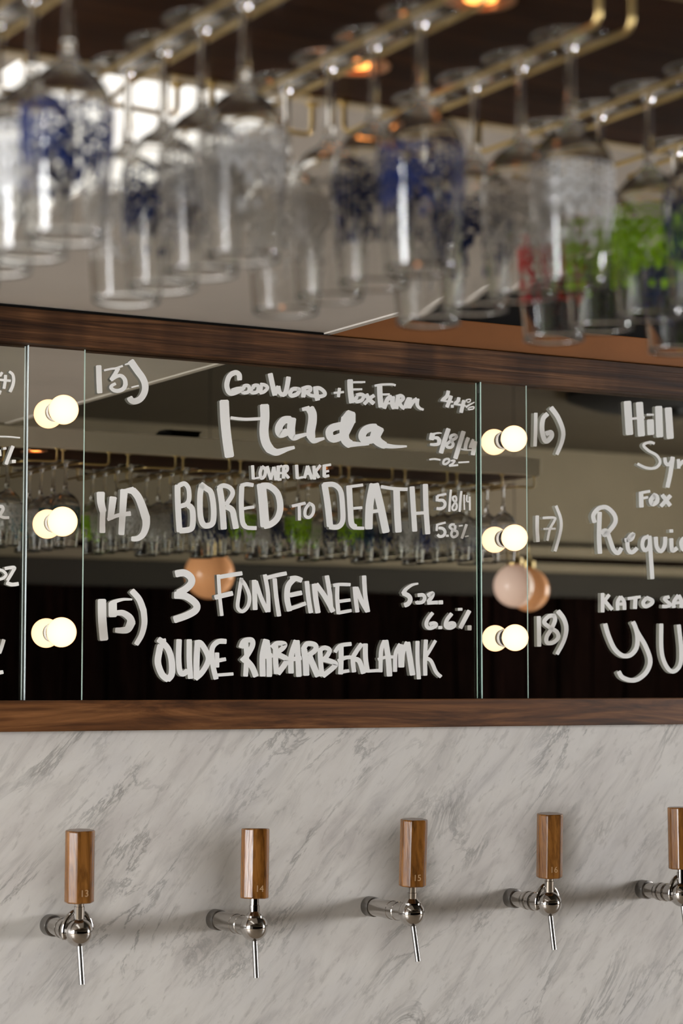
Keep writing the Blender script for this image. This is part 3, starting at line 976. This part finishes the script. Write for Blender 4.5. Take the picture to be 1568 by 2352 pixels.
lettering('thin capitals after the figure 3', PM, J_, 3.92, [(32, 84, 120, 95, 300, 115, 485), (38, 85, 140, 190, 122, 295, 105), (44, 55, 322, 210, 285), (34, 292, 150, 268, 300, 258, 410, 300, 448, 350, 400, 362, 310, 325, 210, 285, 160), (44, 406, 170, 415, 430), (40, 420, 180, 470, 330, 525, 448), (38, 502, 120, 530, 280, 535, 450), (36, 505, 150, 600, 125, 695, 105), (40, 590, 155, 605, 320, 630, 488),
    (52, 765, 155, 712, 220, 702, 330, 725, 440), (48, 735, 155, 780, 150, 832, 168), (42, 730, 302, 832, 280), (36, 712, 428, 790, 405, 868, 375), (42, 880, 180, 895, 330, 916, 458), (48, 948, 205, 960, 330, 980, 458), (46, 965, 205, 1040, 310, 1115, 448), (42, 1060, 130, 1085, 280, 1098, 430), (38, 1155, 200, 1153, 330, 1165, 468), (30, 1120, 215, 1170, 205, 1270, 207), (30, 1175, 358, 1270, 345), (30, 1165, 462, 1280, 440),
    (38, 1310, 230, 1320, 340, 1335, 452), (42, 1325, 235, 1370, 350, 1425, 448), (40, 1395, 130, 1405, 300, 1430, 450)])
K_ = (340, 1440)
lettering('first word of the lowest line', PM, K_, 4.356, [((60, 66), 105, 125, 150, 160, 205, 230, 236, 340, 236, 470, 195, 525), (66, 200, 525, 140, 475, 98, 360, 110, 250, 125, 185), (30, 120, 140, 175, 128), (56, 310, 130, 305, 300, 315, 430, 345, 470, 392, 440), (54, 412, 130, 412, 330, 425, 512), (60, 495, 160, 485, 330, 485, 515), (56, 475, 165, 530, 165, 600, 290, 590, 370, 535, 460, 475, 515), (52, 778, 145, 700, 148, 640, 220, 648, 380, 680, 518), (38, 680, 342, 775, 322), (32, 690, 482, 850, 470), (44, 690, 262, 690, 400)])
lettering('long word of the lowest line', PM, K_, 4.356, [(50, 978, 160, 985, 300, 975, 490), (54, 930, 205, 960, 142, 1035, 132, 1042, 190, 990, 285, 940, 340), (60, 985, 335, 1040, 400, 1078, 492), (60, 1180, 130, 1145, 290, 1147, 488), (56, 1188, 140, 1210, 320, 1212, 492), (46, 1170, 298, 1240, 285), (54, 1275, 190, 1275, 330, 1285, 465), (50, 1240, 205, 1290, 165, 1365, 170, 1350, 210, 1290, 255), (56, 1290, 272, 1385, 322, 1370, 370, 1300, 465), (56, 1480, 140, 1432, 290, 1430, 458), (56, 1488, 140, 1500, 320, 1508, 492), (44, 1430, 325, 1530, 310),
    (62, 1560, 225, 1577, 350, 1582, 480), (52, 1550, 225, 1592, 168, 1670, 180, 1672, 230, 1610, 280), (62, 1612, 290, 1650, 380, 1698, 490), (50, 1720, 230, 1725, 350, 1740, 488), (46, 1712, 240, 1760, 208, 1815, 230, 1790, 290, 1750, 330), (52, 1750, 322, 1865, 360, 1858, 400, 1750, 488), (50, 1930, 190, 1930, 340, 1925, 468), (40, 1870, 250, 1920, 188, 2030, 170), (38, 1900, 340, 1980, 307, 2040, 305), (34, 1930, 452, 2008, 438),
    (46, 2135, 172, 2080, 250, 2048, 320, 2060, 448), (50, 2050, 322, 2110, 340, 2153, 462), (50, 2173, 172, 2175, 320, 2195, 448), (32, 2195, 442, 2320, 435), (42, 2362, 140, 2330, 240, 2325, 448), (56, 2375, 138, 2400, 300, 2415, 488), (32, 2300, 325, 2380, 302, 2450, 300), (42, 2520, 175, 2475, 270, 2470, 444), (56, 2525, 182, 2530, 398), (46, 2590, 155, 2548, 260, 2540, 398), (56, 2595, 158, 2620, 320, 2645, 478), (42, 2695, 145, 2695, 330, 2708, 518), (42, 2778, 132, 2770, 310, 2772, 482), (34, 2873, 138, 2820, 230, 2770, 308), (38, 2780, 312, 2830, 342, 2880, 450, 2928, 498)])
M_ = (900, 1310)
lettering('5 oz', PM, M_, 7.84, [((34, 84), 470, 238, 360, 265, 250, 340, 203, 420), (86, 205, 412, 300, 462, 328, 530, 290, 600, 230, 628), (66, 468, 450, 555, 443, 588, 500, 550, 568, 462, 583, 442, 560), (72, 642, 452, 728, 412, 720, 470, 650, 568), (66, 640, 587, 820, 577), (74, 845, 577, 910, 575)])
lettering('6.6 percent', PM, M_, 7.84, [(68, 730, 768, 645, 880, 617, 970, 645, 1030, 705, 1040, 780, 1005, 792, 968, 740, 950, 680, 975), (58, 840, 1030, 898, 1030), (72, 1072, 782, 990, 890, 965, 980, 990, 1025, 1055, 1035, 1118, 1000, 1115, 960, 1060, 952, 1010, 980), (50, 1192, 702, 1262, 700), (80, 1390, 730, 1310, 880, 1230, 1035), (74, 1395, 1000, 1395, 1070)])
N_ = (1210, 900)
lettering('list number 16', PR_, N_, 4.38, [(36, 88, 215, 85, 400, 80, 545), (48, 205, 222, 162, 270, 150, 370, 170, 470, 200, 498, 245, 450, 240, 408, 192, 422), ((52, 36), 242, 160, 310, 255, 362, 390, 352, 500, 300, 628)])
lettering('block word of entry 16', PR_, N_, 4.38, [(76, 1010, 102, 1020, 260, 1030, 424), (72, 1130, 112, 1140, 270, 1150, 438), (24, 1060, 270, 1180, 258), (70, 1240, 286, 1245, 424), (22, 1205, 230, 1273, 230), (72, 1323, 152, 1334, 448), (72, 1420, 167, 1440, 464)])
lettering('cut off word of entry 16', PR_, N_, 4.38, [(28, 1280, 520, 1235, 507, 1172, 535, 1220, 590, 1305, 640, 1338, 710, 1290, 765, 1200, 765, 1112, 725), (36, 1387, 665, 1392, 710, 1420, 733, 1458, 690), (44, 1465, 658, 1440, 830, 1412, 958), (34, 1522, 680, 1526, 768), (34, 1532, 742, 1570, 692)])
lettering('small capitals of entry 17', PR_, N_, 4.38, [(46, 1146, 1012, 1150, 1158), (28, 1150, 1015, 1235, 1000), (26, 1160, 1072, 1215, 1060), (46, 1282, 1042, 1245, 1090, 1265, 1130, 1308, 1100, 1302, 1052, 1270, 1038), (42, 1360, 1038, 1438, 1143), (42, 1442, 1045, 1348, 1148)])
P_ = (1210, 1140)
lettering('list number 17', PR_, P_, 4.38, [(36, 103, 197, 102, 330, 110, 455), (25, 160, 217, 272, 215, 275, 245, 230, 330, 205, 445), (20, 168, 328, 285, 325), (30, 292, 97, 335, 210, 343, 310, 318, 430, 282, 550)])
lettering('large cut off word of entry 17', PR_, P_, 4.38, [(46, 730, 162, 724, 400, 733, 572), (44, 680, 260, 667, 190, 722, 122, 800, 112, 875, 180, 888, 260, 830, 345, 782, 388, 768, 352, 800, 350, 832, 430, 870, 535, 915, 570, 948, 522), (42, 985, 442, 1048, 430, 1068, 380, 1038, 402, 1010, 460, 1020, 540, 1058, 563, 1105, 522), (40, 1222, 402, 1172, 430, 1160, 500, 1188, 543, 1228, 500, 1235, 405), (42, 1232, 402, 1245, 600, 1260, 828), (42, 1295, 412, 1305, 510, 1345, 552, 1383, 500, 1390, 412), (42, 1450, 427, 1460, 543, 1508, 520), (34, 1435, 350, 1465, 348), (40, 1575, 420, 1550, 460, 1560, 520, 1580, 540)])
lettering('small capitals of entry 18', PR_, P_, 4.38, [(38, 760, 977, 760, 1163), (36, 825, 992, 780, 1050), (38, 780, 1050, 855, 1138), (38, 942, 1012, 912, 1060, 912, 1143), (38, 942, 1012, 975, 1060, 980, 1138), (30, 915, 1085, 990, 1080), (30, 1015, 1030, 1140, 1012), (42, 1090, 1030, 1085, 1128), (40, 1202, 1022, 1168, 1070, 1192, 1108, 1250, 1080, 1258, 1047, 1200, 1020), (36, 1428, 1012, 1382, 1032, 1440, 1088, 1400, 1108, 1362, 1105), (40, 1520, 998, 1478, 1060, 1477, 1118), (40, 1525, 998, 1555, 1060, 1550, 1118), (30, 1480, 1075, 1560, 1065)])
Q_ = (1210, 1360)
lettering('list number 18', PR_, Q_, 4.38, [(42, 118, 247, 122, 543), (42, 280, 237, 222, 242, 172, 300, 220, 350, 298, 400, 312, 460, 260, 508, 202, 508, 198, 450, 250, 360, 282, 280, 268, 232), ((50, 38), 312, 192, 370, 270, 395, 370, 370, 490, 302, 622)])
lettering('large cut off word of entry 18', PR_, Q_, 4.38, [(46, 785, 322, 820, 440, 880, 570, 960, 638, 1040, 633, 1100, 560, 1110, 450, 1088, 350, 1065, 302), (46, 1090, 360, 1120, 420, 1190, 540, 1238, 680, 1210, 790, 1130, 868, 1050, 888, 960, 858, 922, 802), (42, 1350, 322, 1350, 560, 1375, 690, 1430, 783, 1488, 793, 1543, 720, 1550, 560, 1525, 332)])
lettering('4) and line', PL_, (0, 830), 7.84, [(50, 38, 200, 0, 262), (44, 0, 332, 190, 350), (56, 100, 250, 92, 370, 72, 488), ((50, 62), 168, 185, 228, 235, 247, 330, 228, 440, 182, 545), (44, 10, 530, -8, 590), (26, -5, 1352, 180, 1358, 360, 1376)])
lettering('percent sign', PL_, (0, 830), 7.84, [(46, 62, 1570, 110, 1565), (66, 233, 1530, 170, 1690, 110, 1848), (60, 222, 1800, 278, 1802), (60, -10, 1600, 0, 1700)])
lettering('2', PL_, (0, 1100), 9.046, [(72, -10, 572, 45, 580, 60, 640, 5, 740), (60, -5, 770, 80, 802, 185, 802)])
lettering('oz at the left edge', PL_, (0, 1100), 9.046, [(60, -5, 1890, 60, 1910, 128, 1985, 70, 2060, -5, 2085), (70, 105, 1862, 295, 1840, 262, 1930, 155, 2110), (80, 140, 2160, 250, 2195, 380, 2180)])
lettering('percent sign near the bottom', PL_, (0, 1340), 8.4, [(72, 72, 1090, 30, 1230, -10, 1340), (74, -5, 1722, 55, 1710)])


# ------------------------------------------------------------------ beer taps on the marble
def numeral(txt, size, parent, mat4):
    cu = bpy.data.curves.new('num', 'FONT')
    cu.body = txt; cu.size = size; cu.extrude = 0.00015; cu.align_x = 'CENTER'; cu.align_y = 'CENTER'
    ob = bpy.data.objects.new('num', cu); COL.objects.link(ob)
    bpy.context.view_layer.update()
    me = bpy.data.meshes.new_from_object(ob.evaluated_get(bpy.context.evaluated_depsgraph_get()))
    bpy.data.objects.remove(ob)
    me.transform(mat4)
    me.materials.clear(); me.materials.append(M['engrave'])
    o = bpy.data.objects.new('number', me); COL.objects.link(o); o.parent = parent
    o['label'] = 'pale engraved number ' + txt
    return o


def tap(x, hz, L, kind, num, label, lean=0.0, side=0.0, spout_tilt=9):
    t = thing('beer_tap', label, 'beer tap', (x, 0, H(hz)), 'beer taps on the marble wall')
    # shank : wall flange, pipe and nuts, in the -y direction
    MB().lathe([(0.0178, 0.0003), (0.0178, 0.0190), (0.0172, 0.0205), (0.0150, 0.0210)], 36, 'y', cap0=True, cap1=True).build('wall_flange', M['brushed'], t, True, angle=35)
    if kind == 'long':
        pr = [(0.0158, 0.0210), (0.0158, 0.062), (0.0166, 0.0625), (0.0166, 0.083), (0.0160, 0.0835), (0.0160, 0.094), (0.0166, 0.0945), (0.0166, 0.103), (0.0158, 0.104), (0.0158, L - 0.013), (0.0170, L - 0.010)]
    else:
        pr = [(0.0148, 0.0210), (0.0148, 0.048), (0.0128, 0.0485), (0.0128, 0.053), (0.0172, 0.0535), (0.0172, 0.061), (0.0150, 0.0615), (0.0150, 0.066), (0.0172, 0.0665), (0.0172, 0.078), (0.0140, 0.0785), (0.0140, 0.084), (0.0165, 0.0845), (0.0165, L - 0.010)]
    MB().lathe(pr, 36, 'y').build('shank', M['chrome'], t, True, angle=30)
    R = 0.0232
    MB().sphere(R, (0, -L, 0), 48, 32).build('ball', M['chrome'], t, True)
    # spout
    a = math.radians(spout_tilt)
    d = Vector((0.02, -math.sin(a), -math.cos(a))).normalized()
    c = Vector((0, -L, 0))
    p0, p1 = c + d * (R - 0.003), c + d * (R + 0.060)
    MB().tube([p0, p0.lerp(p1, .5), p1], 0.0048, 20).build('spout', M['brushed'], t, True, angle=40)
    # lever and handle share one leaning axis
    g = (Matrix.Translation(c) @ Matrix.Rotation(math.radians(side), 4, 'Y') @ Matrix.Rotation(math.radians(lean), 4, 'X'))
    if kind == 'long':
        lv = MB().lathe([(0.0165, R - 0.0075), (0.0160, R - 0.004), (0.0105, R + 0.001), (0.0088, R + 0.003), (0.0088, R + 0.013), (0.0078, R + 0.0135), (0.0078, R + 0.0245)], 32, cap1=True)
    else:
        lv = MB().lathe([(0.0088, R - 0.010), (0.0088, R + 0.018), (0.0078, R + 0.0185), (0.0078, R + 0.0245)], 32, cap0=True, cap1=True)
    o = lv.build('lever', M['chrome'], t, True, angle=30); o.data.transform(g)
    if kind != 'long':
        pts = [(0.0245 * math.cos(q), -L + 0.006, 0.0245 * math.sin(q) * (1.35 if math.sin(q) > 0 else 1)) for q in [math.radians(-25 + 230 * k / 30) for k in range(31)]]
        MB().tube(pts, 0.0042, 12).build('yoke', M['chrome'], t, True)
    # carved eight sided handle, turned to its own angle
    view = math.atan2(-3.439 + L, -x)          # bearing of the viewer from the tap
    rr = 0.0243
    ang = [-90, -51, -9, 52, 92, 140, 185, 232]
    poly = [(rr * math.cos(view + math.radians(q)), rr * math.sin(view + math.radians(q))) for q in ang]
    z0, z1 = R + 0.0245, R + 0.0245 + 0.1165
    hd = MB().prism(poly, z0, z1).build('handle', M['handle_wood'], t)
    hd.data.transform(g)
    bevel(hd, 0.0025, 2)
    # number on the wide face
    a1, a2 = Vector(poly[2]), Vector(poly[3])
    mid = a1.lerp(a2, 0.52); ex = (a2 - a1).normalized(); nrm = Vector((ex.y, -ex.x))
    X = Vector((ex.x, ex.y, 0)); N = Vector((nrm.x, nrm.y, 0)); Z = Vector((0, 0, 1))
    base = Matrix((X, Z, N)).transposed().to_4x4()
    m4 = g @ Matrix.Translation(Vector((mid.x, mid.y, z0 + 0.0165)) + N * 0.0002) @ base
    numeral(num, 0.0155, hd, m4)
    return t


tap(1.417, -0.400, 0.123, 'short', '13', 'leftmost beer tap, its wooden handle numbered 13', 3.0, -1.0, 8)
tap(1.724, -0.407, 0.146, 'long', '14', 'beer tap with wooden handle numbered 14, second from the left', -2.0, 1.8, 4)
tap(2.034, -0.400, 0.146, 'long', '15', 'beer tap with striped wooden handle numbered 15, in the middle of the row', 3.5, -0.2, 13)
tap(2.342, -0.400, 0.124, 'short', '16', 'beer tap with wooden handle numbered 16, below the right mirror strip', 4.0, -1.5, 9)
tap(2.650, -0.398, 0.122, 'short', '17', 'rightmost beer tap, cut off by the picture edge', 0.0, -0.5, 9)


# ------------------------------------------------------------------ the room seen in the mirror
def pendant(x, y, h, r, mat, label, cord_top):
    t = thing('globe_pendant', label, 'pendant lamp', (x, y, H(h)), 'globe pendant lamps')
    MB().sphere(r, (0, 0, 0), 48, 32).build('globe', mat, t, True)
    MB().lathe([(0.012, r - 0.002), (0.032, r - 0.001), (0.032, r + 0.026), (0.016, r + 0.03), (0.013, r + 0.05), (0.004, r + 0.052)], 28).build('cap', M['brass'], t, True, angle=40)
    MB().tube([(0, 0, r + 0.05), (0, 0, r + 0.11)], 0.006, 10).build('stem', M['brass'], t, True)
    MB().tube([(0, 0, r + 0.109), (0, 0, cord_top - H(h))], 0.0018, 8).build('cord', M['black'], t, True)


pendant(3.929, -4.444, 0.439, 0.100, M['globe_orange'], 'orange globe pendant reflected behind the large handwritten figure 3', ZC - 0.001)
pendant(4.985, -3.838, 0.391, 0.086, M['globe_white'], 'pale globe pendant reflected in the right mirror strip', ZC - 0.001)
pendant(5.24, -4.10, 0.392, 0.092, M['globe_orange'], 'added orange globe giving the pale pendant its orange edge at the right strip', ZC - 0.001)  # extra globe added so the single pendant shows an orange edge beside the strip
fx = thing('ceiling_fixture', 'black ceiling fixture reflected at the top right corner of the mirror', 'ceiling fixture', (7.15, -5.4, ZC))
MB().lathe([(0.62, -0.002), (0.62, -0.03), (0.50, -0.07), (0.2, -0.09)], 40, cap1=True).build('housing', M['black'], fx, True, angle=40)
MB().lathe([(0.1, -0.088), (0.1, -0.12), (0.06, -0.13)], 24, cap1=True).build('hub', M['black_plastic'], fx, True, angle=40)
bk = thing('spot_fixture', 'small black fixture on top of the beige canopy board, reflected in the middle mirror panel', 'fixture', (2.44, -1.62, CT))
MB().prism([(-.055, -.03), (.055, -.03), (.04, .03), (-.04, .03)], 0.0, 0.018).build('housing', M['black'], bk)
MB().box(-.05, .05, -.028, .02, 0.018, 0.022).build('lid', M['black_plastic'], bk)
